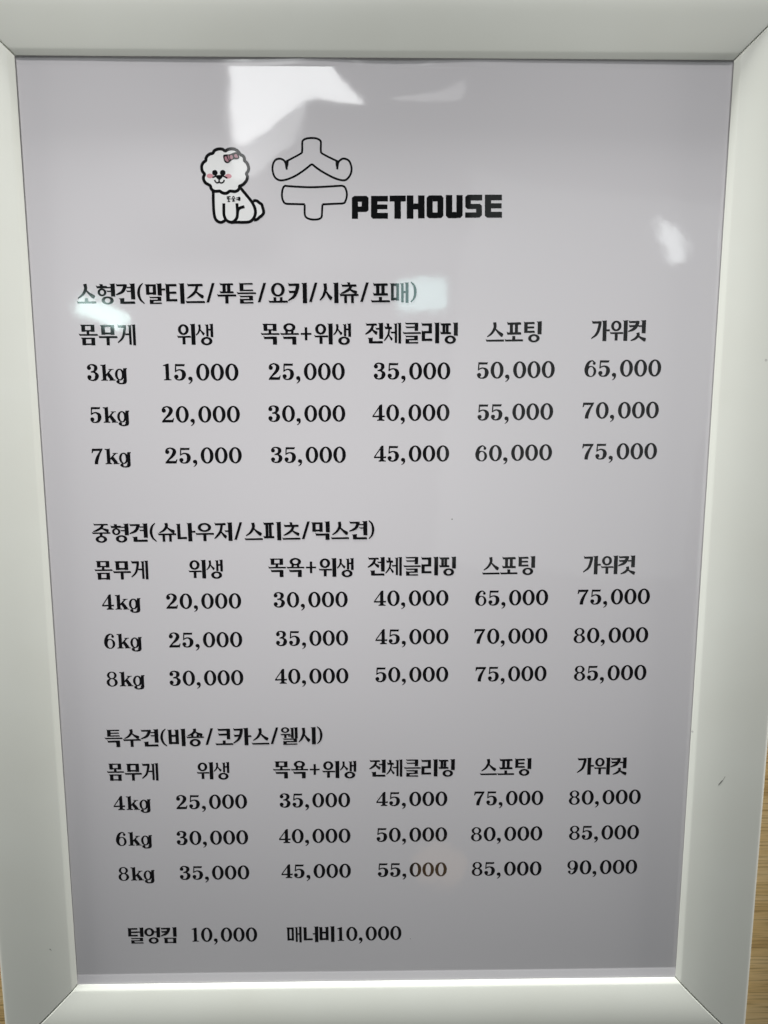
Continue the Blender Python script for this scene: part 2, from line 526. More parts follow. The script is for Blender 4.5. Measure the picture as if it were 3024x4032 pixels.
def final(p, j, b):
    x0, y0, x1, y1 = b
    if j == 'ㄱ':
        HS(p, x0, x1 - 0.01, y1 - TH / 2)
        p.poly((x1 - TV, y1), (x1, y1 - 0.01), (x1, y0), (x1 - TV, y0))
    elif j == 'ㄴ':
        VS(p, x0 + TV / 2 + 0.02, y0 + 0.01, y1, TV, True)
        HS(p, x0 + 0.06, x1 + 0.04, y0 + TH / 2 + 0.01)
    elif j == 'ㅇ':
        m = (x0 + x1) / 2
        RING(p, m - 0.30, y0 - 0.02, m + 0.30, y1 + 0.03)
    elif j == 'ㅅ':
        SIOT(p, x0, y0, x1, y1 + 0.04)
    else:
        initial(p, j, b, True)

def hangul(p, ch):
    c = ord(ch) - 0xAC00
    a, v, f = CHO[c // 588], JUNG[c % 588 // 28], JONG[c % 28]
    if v in 'ㅣㅏㅓㅕㅔㅐ':
        yb, vb = (0.12, 0.0) if not f else (0.44, 0.36)
        xv = 0.83
        xi = 0.58
        if v == 'ㅏ': xv, xi = 0.70, 0.54
        if v == 'ㅓ': xi = 0.60
        if v == 'ㅕ': xi = 0.56
        if v in 'ㅔㅐ': xi = 0.44
        if f == 'ㄹ' or f == 'ㄴ' or f == 'ㅁ' or f == 'ㄱ': vb = 0.40 if f != 'ㄴ' else 0.22
        if a in 'ㅅㅈㅊ' and v != 'ㅐ' and v != 'ㅔ': xi += 0.03
        if a == 'ㅎ': yb -= 0.06
        initial(p, a, (0.0, yb, xi, 0.96), False)
        ym = 0.5 if not f else 0.68
        if v in 'ㅣㅏㅓㅕ':
            VS(p, xv, vb, 1.0, TV)
        if v == 'ㅏ':
            HS(p, xv + 0.03, 0.98, ym + 0.02, 0.10)
        elif v == 'ㅓ':
            HS(p, xi - (0.10 if a in 'ㅌㅈㄱㅋㅅ' else 0.02), xv, ym + 0.03, 0.085)
        elif v == 'ㅕ':
            HS(p, xi - 0.06, xv, ym + 0.12, 0.07)
            HS(p, xi - 0.06, xv, ym - 0.06, 0.07)
        elif v == 'ㅔ':
            VS(p, 0.625, vb + 0.03, 0.97, 0.125)
            VS(p, 0.825, vb, 1.0, 0.145)
            HS(p, xi - 0.10, 0.62, ym + 0.03, 0.085)
        elif v == 'ㅐ':
            VS(p, 0.595, vb + 0.03, 0.97, 0.125)
            VS(p, 0.825, vb, 1.0, 0.145)
            p.rect(0.62, ym - 0.01, 0.80, ym + 0.08)
        if f:
            final(p, f, {'ㄴ': (0.16, 0.0, 0.88, 0.30), 'ㅅ': (0.14, 0.0, 0.96, 0.36)}.get(f, (0.17, 0.0, xv + 0.085, 0.35)))
    elif v in 'ㅗㅛㅜㅠㅡ':
        if not f:
            if v in 'ㅗㅛ':
                ib = (0.13, 0.36, 0.83, 0.98)
                if a == 'ㅇ': ib = (0.14, 0.33, 0.82, 1.0)
                if a == 'ㅍ': ib = (0.10, 0.36, 0.86, 0.95)
                if a == 'ㅋ': ib = (0.14, 0.36, 0.82, 0.96)
                HS(p, 0.0, 0.96, 0.085, 0.10)
                if v == 'ㅗ': p.rect(0.40, 0.09, 0.56, 0.30)
                else:
                    p.rect(0.25, 0.09, 0.39, 0.30); p.rect(0.56, 0.09, 0.70, 0.30)
                if a == 'ㅅ': ib = (0.06, 0.26, 0.90, 0.98)
                initial(p, a, ib, True)
            elif v == 'ㅡ':
                HS(p, 0.0, 0.96, 0.085, 0.10)
                initial(p, a, (0.08, 0.25, 0.90, 0.96), True)
            else:
                HS(p, 0.0, 0.96, 0.395, 0.10)
                if v == 'ㅜ': p.poly((0.40, 0.38), (0.565, 0.38), (0.565, 0.012), (0.53, 0.0), (0.40, 0.01))
                else:
                    p.rect(0.24, 0.0, 0.38, 0.38); p.rect(0.58, 0.0, 0.72, 0.38)
                ib = (0.13, 0.50, 0.83, 0.98)
                if a in 'ㅅㅊ': ib = (0.08, 0.46, 0.88, 1.0)
                initial(p, a, ib, True)
        else:
            yv = 0.50
            HS(p, 0.0, 0.96, yv, 0.085)
            if v == 'ㅗ': p.rect(0.40, yv, 0.54, 0.66)
            if v == 'ㅛ': p.rect(0.27, yv, 0.40, 0.66); p.rect(0.56, yv, 0.69, 0.66)
            fy = 0.38
            if v == 'ㅜ':
                p.rect(0.40, 0.34, 0.55, yv); fy = 0.33
            if v == 'ㅠ':
                p.rect(0.26, 0.34, 0.40, yv); p.rect(0.56, 0.34, 0.70, yv); fy = 0.33
            ib = (0.12, 0.60 if v in 'ㅡㅜ' else 0.64, 0.82, 0.99)
            if a == 'ㅇ': ib = (0.17, 0.61, 0.79, 1.01)
            if a in 'ㅅㅈ': ib = (0.08, 0.57, 0.88, 0.99)
            initial(p, a, ib, True)
            final(p, f, (0.13, 0.0, 0.82, fy))
    elif v in 'ㅟㅞㅝ':
        if not f:
            RING(p, 0.06, 0.47, 0.62, 0.98)
            HS(p, 0.0, 0.72, 0.385, 0.09)
            p.rect(0.27, 0.03, 0.43, 0.37)
            VS(p, 0.84, 0.0, 1.0)
        else:
            RING(p, 0.04, 0.68, 0.50, 1.0)
            HS(p, 0.0, 0.56, 0.585, 0.075)
            p.rect(0.21, 0.38, 0.34, 0.58)
            HS(p, 0.40, 0.64, 0.50, 0.07)
            VS(p, 0.655, 0.37, 0.98, 0.145)
            VS(p, 0.86, 0.36, 1.0, 0.16)
            final(p, f, (0.13, 0.0, 0.92, 0.36))

def shift(p, n0, dx):
    for s in range(n0, len(p.strokes)):
        p.strokes[s] = [[(x + dx, y) for x, y in poly] for poly in p.strokes[s]]

def arcpts(cx, cy, rx, ry, a0, a1, n, w):
    return [(cx + rx * math.cos(math.radians(a0 + (a1 - a0) * k / n)), cy + ry * math.sin(math.radians(a0 + (a1 - a0) * k / n)), w(k / n)) for k in range(n + 1)]

def six(p):
    p.ring(0.345, 0.315, 0.335, 0.335, 0.155, 0.27, dx=0.02)
    p.curve([(0.10, 0.28, 0.19), (0.105, 0.52, 0.19), (0.21, 0.82, 0.15), (0.40, 0.955, 0.075), (0.55, 0.88, 0.06)])
    p.ball(0.545, 0.80, 0.085, 0.095)

def latin(p, ch):
    """returns the advance; drawn in units of the digit height"""
    if ch == '0':
        p.ring(0.37, 0.49, 0.375, 0.515, 0.168, 0.425); return 0.815
    if ch == '1':
        p.poly((0.13, 0.03), (0.33, 0.03), (0.33, 1.0), (0.25, 1.0), (0.13, 0.93))
        p.poly((0.0, 0.90), (0.0, 0.86), (0.15, 0.85), (0.20, 0.94), (0.22, 0.99))
        p.poly((0.03, 0.0), (0.45, 0.0), (0.45, 0.05), (0.33, 0.075), (0.13, 0.075), (0.03, 0.05)); return 0.60
    if ch == '2':
        p.ball(0.13, 0.725, 0.125, 0.13)
        p.curve([(0.05, 0.76, 0.09), (0.13, 0.90, 0.09), (0.32, 0.965, 0.075), (0.50, 0.86, 0.16), (0.535, 0.70, 0.20), (0.42, 0.48, 0.16), (0.22, 0.27, 0.10), (0.05, 0.07, 0.08)])
        p.poly((0.0, 0.0), (0.64, 0.0), (0.70, 0.26), (0.64, 0.26), (0.60, 0.17), (0.50, 0.16), (0.10, 0.17), (0.0, 0.07)); return 0.80
    if ch == '3':
        p.ball(0.13, 0.77, 0.12, 0.125); p.ball(0.125, 0.22, 0.125, 0.13)
        p.curve([(0.05, 0.80, 0.08), (0.14, 0.92, 0.08), (0.32, 0.965, 0.075), (0.50, 0.87, 0.16), (0.52, 0.73, 0.19), (0.44, 0.59, 0.12), (0.26, 0.53, 0.07)])
        p.curve([(0.22, 0.53, 0.075), (0.42, 0.51, 0.09), (0.55, 0.39, 0.17), (0.565, 0.26, 0.21), (0.48, 0.09, 0.15), (0.30, 0.025, 0.075), (0.12, 0.08, 0.08), (0.04, 0.20, 0.08)]); return 0.80
    if ch == '4':
        p.poly((0.37, 0.10), (0.57, 0.10), (0.57, 1.0), (0.47, 1.0), (0.37, 0.90))
        p.poly((0.0, 0.235), (0.0, 0.30), (0.46, 1.0), (0.50, 0.94), (0.09, 0.315), (0.10, 0.235))
        p.poly((0.0, 0.215), (0.72, 0.215), (0.72, 0.335), (0.66, 0.32), (0.02, 0.315))
        p.poly((0.27, 0.0), (0.70, 0.0), (0.70, 0.05), (0.57, 0.11), (0.37, 0.11), (0.27, 0.05)); return 0.80
    if ch == '5':
        p.poly((0.10, 0.84), (0.60, 0.84), (0.63, 0.99), (0.58, 0.97), (0.10, 0.98))
        p.poly((0.08, 0.98), (0.15, 0.96), (0.13, 0.52), (0.05, 0.49))
        p.curve([(0.07, 0.50, 0.05), (0.20, 0.60, 0.075), (0.36, 0.625, 0.085), (0.52, 0.52, 0.17), (0.56, 0.33, 0.21), (0.48, 0.11, 0.15), (0.30, 0.025, 0.075), (0.13, 0.07, 0.08), (0.045, 0.19, 0.08)])
        p.ball(0.125, 0.22, 0.125, 0.125); return 0.78
    if ch == '6':
        six(p); return 0.79
    if ch == '9':
        n0 = len(p.strokes); six(p)
        for s in range(n0, len(p.strokes)):
            p.strokes[s] = [[(0.68 - x, 0.985 - y) for x, y in poly] for poly in p.strokes[s]]
        return 0.79
    if ch == '7':
        p.poly((0.03, 0.98), (0.66, 0.98), (0.66, 0.93), (0.58, 0.83), (0.12, 0.83), (0.05, 0.70), (0.0, 0.70))
        p.curve([(0.62, 0.93, 0.08), (0.46, 0.68, 0.12), (0.33, 0.40, 0.17), (0.26, 0.17, 0.19), (0.25, 0.0, 0.19)]); return 0.78
    if ch == '8':
        p.ring(0.345, 0.745, 0.30, 0.25, 0.145, 0.185); p.ring(0.345, 0.27, 0.345, 0.29, 0.165, 0.225); return 0.80
    if ch == ',':
        p.ball(0.13, 0.105, 0.125, 0.12); p.curve([(0.20, 0.10, 0.10), (0.20, -0.02, 0.09), (0.13, -0.14, 0.06), (0.03, -0.21, 0.03)]); return 0.47
    if ch == 'k':
        p.rect(0.10, 0.03, 0.31, 0.93)
        p.poly((0.0, 0.96), (0.0, 0.91), (0.11, 0.87), (0.16, 0.95), (0.31, 0.99), (0.31, 0.9))
        p.poly((0.0, 0.0), (0.40, 0.0), (0.40, 0.05), (0.31, 0.08), (0.10, 0.08), (0.0, 0.05))
        p.line((0.29, 0.30), (0.62, 0.67), 0.09, 0.09)
        p.poly((0.46, 0.70), (0.46, 0.65), (0.76, 0.65), (0.76, 0.70))
        p.line((0.40, 0.44), (0.66, 0.05), 0.20, 0.22)
        p.poly((0.46, 0.0), (0.84, 0.0), (0.84, 0.05), (0.72, 0.08), (0.50, 0.07)); return 0.82
    if ch == 'g':
        p.ring(0.28, 0.36, 0.28, 0.355, 0.125, 0.28)
        p.poly((0.495, 0.68), (0.51, 0.74), (0.62, 0.74), (0.72, 0.75), (0.72, 0.68), (0.68, 0.66), (0.68, -0.02), (0.495, -0.02))
        p.curve([(0.575, 0.02, 0.21), (0.55, -0.10, 0.18), (0.42, -0.175, 0.09), (0.24, -0.17, 0.08), (0.12, -0.10, 0.09)])
        p.ball(0.16, -0.065, 0.105, 0.095); return 0.72
    return 0.5

def sign(p, ch):
    if ch == '(':
        p.curve([(0.36, 1.0, 0.05), (0.20, 0.82, 0.11), (0.13, 0.52, 0.145), (0.21, 0.22, 0.11), (0.40, 0.02, 0.05)]); return 0.47
    if ch == ')':
        p.curve([(0.04, 1.02, 0.05), (0.20, 0.84, 0.10), (0.26, 0.54, 0.135), (0.20, 0.24, 0.10), (0.04, 0.04, 0.05)]); return 0.36
    if ch == '/':
        p.poly((0.05, 0.06), (0.19, 0.06), (0.49, 1.0), (0.35, 1.0)); return 0.58
    if ch == '+':
        p.rect(0.07, 0.46, 0.61, 0.55); p.rect(0.275, 0.20, 0.405, 0.82); return 0.74

def set_text(text):
    p = Pen()
    x = 0.0
    for ch in text:
        n0 = len(p.strokes)
        if 0xAC00 <= ord(ch) <= 0xD7A3:
            hangul(p, ch); adv = 0.975
        elif ch in '()/+':
            adv = sign(p, ch)
        else:
            p.k = 1.10
            adv = latin(p, ch)
            p.k = 1.0
        shift(p, n0, x)
        x += adv
    return p

def print_shapes(name, strokes, material, parent, base=0.006):
    """lays 2-D strokes (mm on the sheet) on the film, each a hair above the one before"""
    bm = bmesh.new()
    lift = bm.verts.layers.float.new('lift')
    for i, st in enumerate(strokes):
        z = base + 0.0006 * i
        cache = {}
        for poly in st:
            vs_ = []
            for x, y in poly:
                key = (round(x, 4), round(y, 4))
                if key not in cache:
                    cache[key] = bm.verts.new((x * MM, y * MM, 0.0))
                    cache[key][lift] = z
                if cache[key] not in vs_:
                    vs_.append(cache[key])
            if len(vs_) > 2:
                try:
                    bm.faces.new(vs_)
                except ValueError:
                    pass
    bmesh.ops.triangulate(bm, faces=[f for f in bm.faces if len(f.verts) > 4])
    for _ in range(4):                              # large shapes get enough vertices to follow the buckled film
        long_edges = [e for e in bm.edges if e.calc_length() > 0.0025]
        if not long_edges:
            break
        bmesh.ops.subdivide_edges(bm, edges=long_edges, cuts=1)
        bmesh.ops.triangulate(bm, faces=[f for f in bm.faces if len(f.verts) > 4])
    for v in bm.verts:
        v.co.z = (wave(v.co.x / MM, v.co.y / MM) + v[lift]) * MM
    bm.normal_update()
    flip = [f for f in bm.faces if f.normal.z < 0]
    if flip:
        bmesh.ops.reverse_faces(bm, faces=flip)
    return link_mesh(name, bm, material, parent)

LAYOUT = [
    ('section_title', '소형견(말티즈/푸들/요키/시츄/포매)', -86.83, 76.56, 11.46, 77.12, 5.82),
    ('column_heading', '몸무게', -86.84, 64.92, -70.35, 64.93, 6.01),
    ('column_heading', '위생', -58.36, 65.04, -47.79, 65.10, 6.07),
    ('column_heading', '목욕+위생', -34.04, 65.17, -7.67, 65.24, 6.08),
    ('column_heading', '전체클리핑', -3.58, 65.45, 23.60, 65.58, 6.03),
    ('column_heading', '스포팅', 31.75, 65.85, 48.23, 66.02, 5.99),
    ('column_heading', '가위컷', 62.79, 66.19, 79.12, 66.36, 6.01),
    ('weight_entry', '3kg', -85.04, 54.74, -73.36, 54.85, 4.83),
    ('price_entry', '15,000', -62.85, 54.90, -40.81, 54.90, 4.83),
    ('price_entry', '25,000', -31.98, 55.01, -9.57, 55.11, 4.84),
    ('price_entry', '35,000', -1.08, 55.17, 21.53, 55.27, 4.85),
    ('price_entry', '50,000', 29.40, 55.38, 52.47, 55.70, 4.86),
    ('price_entry', '65,000', 61.24, 55.92, 84.08, 56.13, 4.87),
    ('weight_entry', '5kg', -84.90, 42.48, -73.34, 42.58, 4.74),
    ('price_entry', '20,000', -63.82, 42.57, -40.73, 42.66, 4.80),
    ('price_entry', '30,000', -32.36, 42.76, -9.51, 42.85, 4.81),
    ('price_entry', '40,000', -1.49, 43.01, 21.46, 43.09, 4.82),
    ('price_entry', '55,000', 29.79, 43.09, 52.39, 43.40, 4.83),
    ('price_entry', '70,000', 61.13, 43.61, 84.04, 43.81, 4.84),
    ('weight_entry', '7kg', -85.06, 30.18, -73.46, 30.27, 4.77),
    ('price_entry', '25,000', -63.32, 30.37, -40.53, 30.49, 4.77),
    ('price_entry', '35,000', -31.88, 30.53, -9.44, 30.60, 4.78),
    ('price_entry', '45,000', -1.08, 30.86, 21.51, 30.94, 4.78),
    ('price_entry', '60,000', 29.35, 30.92, 52.46, 31.22, 4.80),
    ('price_entry', '75,000', 61.49, 31.37, 84.15, 31.55, 4.81),
    ('section_title', '중형견(슈나우저/스피츠/믹스견)', -86.43, 6.40, -0.96, 7.13, 5.77),
    ('column_heading', '몸무게', -86.32, -5.18, -69.99, -5.14, 5.96),
    ('column_heading', '위생', -57.75, -4.96, -47.24, -4.89, 5.91),
    ('column_heading', '목욕+위생', -33.51, -4.54, -7.34, -4.54, 5.92),
    ('column_heading', '전체클리핑', -3.12, -4.26, 23.99, -4.20, 5.93),
    ('column_heading', '스포팅', 32.07, -4.18, 48.36, -4.07, 5.88),
    ('column_heading', '가위컷', 63.17, -4.14, 79.41, -4.03, 5.90),
    ('weight_entry', '4kg', -84.61, -14.61, -72.78, -14.56, 4.82),
    ('price_entry', '20,000', -64.97, -14.42, -41.96, -14.36, 4.82),
    ('price_entry', '30,000', -32.03, -14.11, -9.21, -13.99, 4.83),
    ('price_entry', '40,000', -1.17, -13.74, 21.85, -13.67, 4.84),
    ('price_entry', '65,000', 30.09, -13.83, 52.75, -13.65, 4.85),
    ('price_entry', '75,000', 61.83, -13.69, 84.41, -13.50, 4.86),
    ('weight_entry', '6kg', -84.63, -27.05, -72.98, -26.94, 4.84),
    ('price_entry', '25,000', -64.65, -26.81, -41.97, -26.70, 4.84),
    ('price_entry', '35,000', -31.57, -26.46, -9.19, -26.30, 4.85),
    ('price_entry', '45,000', -0.74, -26.05, 22.01, -26.06, 4.86),
    ('price_entry', '70,000', 30.02, -26.10, 52.92, -25.99, 4.87),
    ('price_entry', '80,000', 61.09, -26.04, 84.54, -25.88, 4.88),
    ('weight_entry', '8kg', -84.56, -39.32, -72.71, -39.28, 4.85),
    ('price_entry', '30,000', -65.01, -39.21, -41.97, -39.06, 4.86),
    ('price_entry', '40,000', -32.12, -38.76, -9.16, -38.61, 4.86),
    ('price_entry', '50,000', -0.77, -38.37, 22.10, -38.34, 4.87),
    ('price_entry', '75,000', 30.59, -38.45, 53.03, -38.30, 4.88),
    ('price_entry', '85,000', 61.67, -38.35, 84.60, -38.20, 4.90),
    ('section_title', '특수견(비숑/코카스/웰시)', -86.18, -59.47, -17.51, -58.98, 5.90),
    ('column_heading', '몸무게', -86.11, -70.82, -69.84, -70.84, 5.98),
    ('column_heading', '위생', -57.66, -70.63, -47.29, -70.60, 5.92),
    ('column_heading', '목욕+위생', -33.50, -70.47, -6.93, -70.52, 5.93),
    ('column_heading', '전체클리핑', -2.88, -70.18, 24.56, -70.23, 5.94),
    ('column_heading', '스포팅', 32.63, -70.11, 49.09, -70.13, 5.95),
    ('column_heading', '가위컷', 63.80, -70.07, 79.91, -70.09, 5.91),
    ('weight_entry', '4kg', -84.55, -80.83, -72.68, -80.75, 4.86),
    ('price_entry', '25,000', -64.60, -80.70, -41.95, -80.60, 4.86),
    ('price_entry', '35,000', -31.55, -80.45, -8.93, -80.41, 4.87),
    ('price_entry', '45,000', -0.55, -80.23, 22.33, -80.26, 4.88),
    ('price_entry', '75,000', 30.92, -80.28, 53.30, -80.24, 4.89),
    ('price_entry', '80,000', 61.57, -80.31, 84.93, -80.15, 4.90),
    ('weight_entry', '6kg', -84.45, -93.25, -72.84, -93.18, 4.87),
    ('price_entry', '30,000', -64.99, -93.14, -41.94, -93.05, 4.87),
    ('price_entry', '40,000', -32.04, -92.84, -8.90, -92.82, 4.88),
    ('price_entry', '50,000', -0.51, -92.71, 22.43, -92.69, 4.89),
    ('price_entry', '80,000', 30.13, -92.77, 53.39, -92.62, 4.90),
    ('price_entry', '85,000', 62.08, -92.58, 84.95, -92.50, 4.91),
    ('weight_entry', '8kg', -84.33, -105.55, -72.57, -105.48, 4.88),
    ('price_entry', '35,000', -64.48, -105.45, -41.91, -105.44, 4.88),
    ('price_entry', '45,000', -31.52, -105.23, -8.86, -105.22, 4.89),
    ('price_entry', '55,000', -0.11, -105.13, 22.46, -105.05, 4.90),
    ('price_entry', '85,000', 30.58, -105.01, 53.48, -105.01, 4.91),
    ('price_entry', '90,000', 61.92, -104.84, 84.97, -104.77, 4.92),
    ('extra_fee_entry', '털엉킴', -82.41, -128.23, -66.40, -128.30, 5.88),
    ('extra_fee_entry', '10,000', -61.44, -127.83, -39.94, -127.97, 5.08),
    ('extra_fee_entry', '매너비', -30.33, -128.56, -14.45, -128.50, 5.83),
    ('extra_fee_entry', '10,000', -13.54, -128.11, 7.73, -127.91, 5.03),
]
HEAD = [(-42.77,118.58),(-43.39,119.00),(-44.20,119.11),(-45.10,118.96),(-45.87,118.56),(-46.19,117.96),(-47.04,117.76),(-47.80,117.24),(-48.22,116.56),(-48.24,115.99),(-48.89,115.53),(-49.40,114.75),(-49.49,113.81),(-49.28,113.04),(-48.73,112.32),(-49.06,111.60),(-49.00,110.74),(-48.51,109.97),(-47.77,109.54),(-47.18,109.16),(-47.05,108.53),(-46.61,108.01),(-45.87,107.73),(-44.96,107.76),(-44.51,107.73),(-43.97,107.36),(-43.16,107.16),(-42.40,107.33),(-41.84,107.74),(-41.11,107.74),(-40.27,107.69),(-39.50,107.98),(-39.03,108.62),(-38.95,109.14),(-38.16,109.46),(-37.41,110.07),(-36.85,110.93),(-36.67,111.80),(-36.95,112.51),(-36.48,113.17),(-36.28,113.95),(-36.44,114.81),(-36.87,115.52),(-37.40,116.03),(-37.41,116.66),(-37.82,117.29),(-38.41,117.57),(-38.82,118.03),(-39.28,118.59),(-40.05,119.02),(-40.98,119.15),(-41.98,118.98)]
BODY = [[(-46.44,107.78),(-46.49,105.41),(-46.48,103.09),(-46.35,101.34),(-46.03,100.18),(-45.29,99.48),(-44.41,99.30),(-43.70,99.60),(-43.18,99.89)],[(-38.81,108.76),(-37.70,107.47),(-36.38,105.88),(-35.50,104.72),(-34.86,103.42),(-34.65,102.11),(-34.93,100.94),(-35.62,99.97),(-36.55,99.45),(-38.08,99.32),(-40.21,99.35),(-41.73,99.25)],[(-43.55,104.49),(-43.60,102.81),(-43.61,101.50),(-43.34,100.48),(-42.79,99.75),(-41.88,99.37),(-40.97,99.49),(-40.25,100.14),(-39.86,100.92),(-39.75,102.53),(-39.85,104.50)],[(-39.74,101.89),(-39.56,102.67),(-38.94,103.26),(-37.71,103.58)],[(-35.24,105.16),(-34.27,105.22),(-33.43,104.64),(-32.84,104.24),(-32.58,103.43),(-32.41,102.84),(-32.34,101.97),(-32.85,101.24),(-33.53,100.74),(-34.24,100.15),(-35.17,99.92)]]
BODYFILL = [(-46.42,108.30),(-38.81,108.76),(-35.50,104.72),(-34.65,102.11),(-35.62,99.97),(-38.08,99.32),(-41.73,99.31),(-44.41,99.30),(-46.03,100.18),(-46.48,103.09)]
TAILFILL = [(-35.24,105.16),(-33.43,104.64),(-32.58,103.43),(-32.34,101.97),(-33.53,100.74),(-35.17,99.92),(-34.65,102.11)]
EYES = [[(-45.82,112.71),(-45.04,112.71)],[(-43.59,112.72),(-42.80,112.72)]]
CHEEKS = [[(-47.24,111.84),(-46.30,111.84),(-47.26,111.21)],[(-42.05,111.80),(-41.11,111.81),(-42.07,111.17)]]
MUSTACHE = [(-46.56,111.41),(-45.64,111.76),(-44.61,111.91),(-43.47,111.80),(-42.34,111.26)]
NOSE = [(-45.64,111.82),(-43.62,111.83),(-43.84,111.34),(-44.40,110.84),(-44.86,110.84),(-45.42,111.33)]
MOUTH = [[(-44.67,110.90),(-44.70,110.18)],[(-45.92,110.81),(-45.75,110.32),(-45.34,110.04),(-44.91,110.09),(-44.69,110.38)],[(-44.69,110.38),(-44.43,110.04),(-43.89,110.01),(-43.42,110.30),(-43.26,110.82)]]
BOW = [(-43.35,117.38),(-42.62,117.64),(-41.63,117.67),(-40.56,118.07),(-39.51,118.22),(-38.93,117.45),(-38.86,116.66),(-39.56,116.37),(-40.31,116.36),(-41.08,116.02),(-41.85,115.39),(-42.63,115.38),(-43.15,116.01)]
BOWPINK = [[(-42.95,116.87),(-42.52,117.15),(-42.23,116.58),(-41.83,115.84),(-42.38,115.73),(-42.85,116.21)],[(-41.49,117.27),(-40.82,117.45),(-40.67,116.59),(-41.28,116.30)],[(-40.28,117.45),(-39.67,117.79),(-39.32,117.28),(-39.16,116.83),(-39.94,116.79)],[(-42.09,117.21),(-41.79,117.39),(-41.58,116.36),(-41.73,116.13)]]
TAG = [[(-42.67,106.23),(-41.58,106.30)],[(-42.63,105.65),(-41.60,105.66)],[(-42.47,105.02),(-41.74,105.02)],[(-42.13,106.29),(-42.17,104.84)],[(-42.49,106.23),(-42.51,105.66)],[(-41.36,105.66),(-40.20,105.72)],[(-41.17,106.01),(-40.76,106.36),(-40.38,106.01)],[(-41.19,105.08),(-40.34,105.14)],[(-40.78,105.66),(-40.80,104.91)],[(-39.95,105.95),(-39.41,105.96)],[(-39.97,105.49),(-39.42,105.49)],[(-39.28,106.25),(-39.31,105.20)],[(-38.98,106.25),(-39.01,105.15)],[(-39.29,105.72),(-38.75,105.73)]]
HAT = [(-21.20,118.16),(-21.09,119.30),(-21.07,120.72),(-20.87,121.52),(-19.87,122.03),(-18.37,122.18),(-16.87,122.02),(-15.94,121.43),(-15.83,120.61),(-15.88,119.32),(-15.80,118.18)]
HATL = [[(-21.20,118.22),(-22.81,117.35),(-24.33,116.60),(-25.73,115.91)],[(-15.80,118.24),(-14.36,117.48),(-12.86,116.77),(-11.05,115.98)]]
CURL_L = [(-25.54,113.71),(-25.92,115.57),(-26.60,116.37),(-27.65,116.62),(-28.71,116.24),(-29.34,115.27),(-29.58,113.98),(-29.40,112.63),(-28.91,111.60),(-28.07,110.97),(-27.02,110.80),(-25.34,111.15),(-23.21,112.05),(-21.07,113.35),(-19.54,114.45),(-18.47,115.17),(-17.42,114.46),(-15.92,113.46),(-13.81,112.32),(-12.00,111.49),(-10.19,110.98),(-8.97,111.04),(-8.06,111.77),(-7.44,112.78),(-7.22,114.07),(-7.49,115.36),(-8.17,116.36),(-9.38,116.76),(-10.29,116.44),(-10.99,115.63),(-11.31,113.85)]
BAR = [(-20.60,104.40),(-23.34,104.45),(-25.93,104.52),(-26.67,105.13),(-27.05,106.35),(-26.99,107.65),(-26.66,108.81),(-26.14,109.33),(-25.38,109.28),(-22.05,109.12),(-18.41,109.04),(-14.15,109.23),(-11.11,109.42),(-9.90,109.45),(-9.14,109.02),(-8.69,107.86),(-8.64,106.70),(-9.02,105.40),(-9.63,104.73),(-12.38,104.57),(-15.58,104.39)]
STEM = [(-20.66,104.34),(-20.69,102.88),(-20.65,101.57),(-20.20,100.78),(-19.14,100.35),(-17.92,100.24),(-16.70,100.39),(-15.93,100.91),(-15.76,102.02),(-15.68,103.34),(-15.55,104.41)]
WEDGE = [[(-26.15,116.14),(-24.95,115.92),(-25.15,114.71),(-25.54,113.62),(-25.76,114.71)],[(-10.63,116.15),(-11.81,115.97),(-11.67,114.77),(-11.31,113.74),(-11.03,114.77)]]
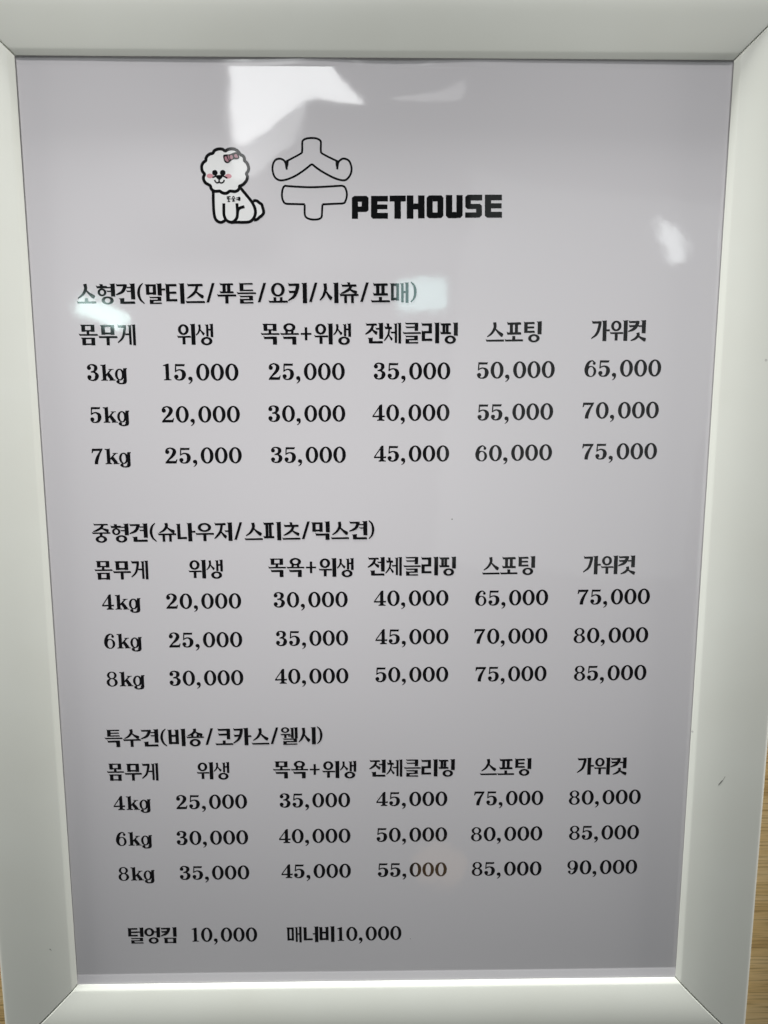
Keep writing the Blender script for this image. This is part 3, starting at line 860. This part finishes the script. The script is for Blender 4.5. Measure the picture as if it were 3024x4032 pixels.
BLOCKS = [[(-7.20,106.21),(-6.54,106.75),(-5.45,106.76),(-5.48,100.47),(-7.23,100.47)],[(-5.45,106.76),(-3.06,106.77),(-2.45,106.23),(-2.45,105.15),(-5.46,105.14)],[(-4.41,105.14),(-2.45,105.15),(-2.46,103.90),(-4.42,103.90)],[(-5.47,103.89),(-2.46,103.90),(-2.46,102.82),(-3.07,102.36),(-5.47,102.35)],[(-1.75,106.77),(0.08,106.78),(0.07,100.53),(-1.24,100.53),(-1.77,101.03)],[(0.08,106.78),(3.08,106.79),(3.08,105.25),(0.08,105.24)],[(0.07,104.45),(2.95,104.46),(2.95,103.13),(0.07,103.12)],[(0.07,102.16),(3.09,102.17),(3.09,100.54),(0.07,100.53)],[(3.56,106.87),(8.18,106.89),(8.19,105.27),(3.56,105.25)],[(4.92,105.26),(6.79,105.27),(6.81,100.55),(4.93,100.55)],[(8.44,106.93),(10.36,106.94),(10.40,100.56),(8.47,100.56)],[(11.67,106.94),(13.55,106.95),(13.60,100.66),(11.71,100.65)],[(10.38,104.74),(11.69,104.74),(11.70,103.12),(10.38,103.11)],[(14.12,106.29),(14.81,106.96),(15.86,106.96),(15.92,100.71),(14.87,100.70),(14.16,101.29)],[(17.21,106.96),(18.30,106.97),(18.92,106.39),(18.98,101.39),(18.37,100.76),(17.28,100.75)],[(15.86,106.96),(17.21,106.96),(17.23,105.30),(15.88,105.30)],[(15.90,102.30),(17.26,102.30),(17.28,100.71),(15.92,100.71)],[(19.61,107.06),(21.45,107.06),(21.53,100.72),(20.39,100.72),(19.68,101.39)],[(22.63,107.07),(24.42,107.07),(24.50,101.49),(23.90,100.82),(22.72,100.77)],[(21.51,102.44),(22.69,102.44),(22.72,100.73),(21.53,100.72)],[(25.17,106.54),(25.82,107.16),(30.01,107.18),(30.04,105.60),(26.80,105.59),(26.84,103.25),(25.88,103.25),(25.21,103.83)],[(26.82,104.67),(29.36,104.68),(29.98,104.18),(30.03,101.55),(29.34,100.92),(28.38,100.91),(28.33,103.26),(26.84,103.25)],[(25.19,102.33),(28.35,102.34),(28.38,100.87),(25.22,100.86)],[(30.76,107.18),(32.55,107.19),(32.68,100.89),(31.54,100.88),(30.87,101.47)],[(32.55,107.19),(35.66,107.20),(35.69,105.66),(32.58,105.65)],[(32.60,104.86),(35.62,104.87),(35.65,103.45),(32.63,103.44)],[(32.65,102.52),(35.76,102.53),(35.80,100.90),(32.68,100.89)]]


WORDS = {'section_title': 'bold black Korean section title reading %s', 'column_heading': 'bold black Korean column heading reading %s',
         'weight_entry': 'black printed weight reading %s', 'price_entry': 'black printed price reading %s', 'extra_fee_entry': 'black printed extra fee text reading %s'}
for kind, text, xl, yl, xr, yr, hgt in LAYOUT:
    p = set_text(text)
    xs = [x for s in p.strokes for poly in s for x, y in poly]
    a, b_ = min(xs), max(xs)
    L = math.hypot(xr - xl, yr - yl)
    ux, uy = (xr - xl) / L, (yr - yl) / L
    sx = L / (b_ - a)
    st = [[[(xl + ux * (x - a) * sx - uy * y * hgt, yl + uy * (x - a) * sx + ux * y * hgt) for x, y in poly] for poly in s] for s in p.strokes]
    o = print_shapes(kind, st, m_ink, sheet)
    o["label"] = WORDS[kind] % text

# ------------------------------------------------------------------ logo
def outline(pts, wd, closed=True, n=5):
    c = catmull(pts, closed, n)
    return ribbon(c, [wd] * len(c), closed)

def ellipse_of(t, n=20):
    (cx, cy), a = t[0], t[1]
    rx = math.hypot(a[0] - cx, a[1] - cy)
    ry = rx if len(t) < 3 else math.hypot(t[2][0] - cx, t[2][1] - cy)
    return [(cx + rx * math.cos(2 * math.pi * k / n), cy + ry * math.sin(2 * math.pi * k / n)) for k in range(n)]

ink = []
for s in BODY:
    ink.append(outline(s, 0.84, False))
ink.append(outline(HEAD, 0.86, True, 3))
ink.append(outline(MUSTACHE, 0.42, False))
ink.append([NOSE])
for s in MOUTH:
    ink.append(outline(s, 0.42, False, 3))
for e_ in EYES:
    ink.append([ellipse_of(e_)])
for s in TAG:
    ink.append(ribbon(s, [0.30] * len(s)))
dog = print_shapes("dog_drawing", ink, m_ink, sheet, 0.020)
dog["label"] = "black outline drawing of a sitting fluffy dog with a bow"
print_shapes("fur", [[catmull(TAILFILL, True, 4)], [catmull(BODYFILL, True, 3)], [catmull(HEAD, True, 3)]], m_white, dog, 0.012)
bow = print_shapes("bow", [[catmull(BOW, True, 4)]], m_ink, dog, 0.045)
print_shapes("bow_ribbon", [[catmull(q, True, 4)] for q in BOWPINK], m_rose, dog, 0.049)
for c_ in CHEEKS:
    print_shapes("cheek", [[ellipse_of(c_)]], m_pink, dog, 0.016)

ink = [outline(HAT, 0.58, False), outline(CURL_L, 0.58, False), outline(BAR, 0.58, False), outline(STEM, 0.58, False)]
ink += [outline(s, 0.54, False) for s in HATL] + [[q] for q in WEDGE]
o = print_shapes("syllable_logo", ink, m_ink, sheet)
o["label"] = "large outlined Korean syllable drawn with rounded ends"
o = print_shapes("shop_name", [[q] for q in BLOCKS], m_ink, sheet)
o["label"] = "heavy black block lettering reading PETHOUSE"
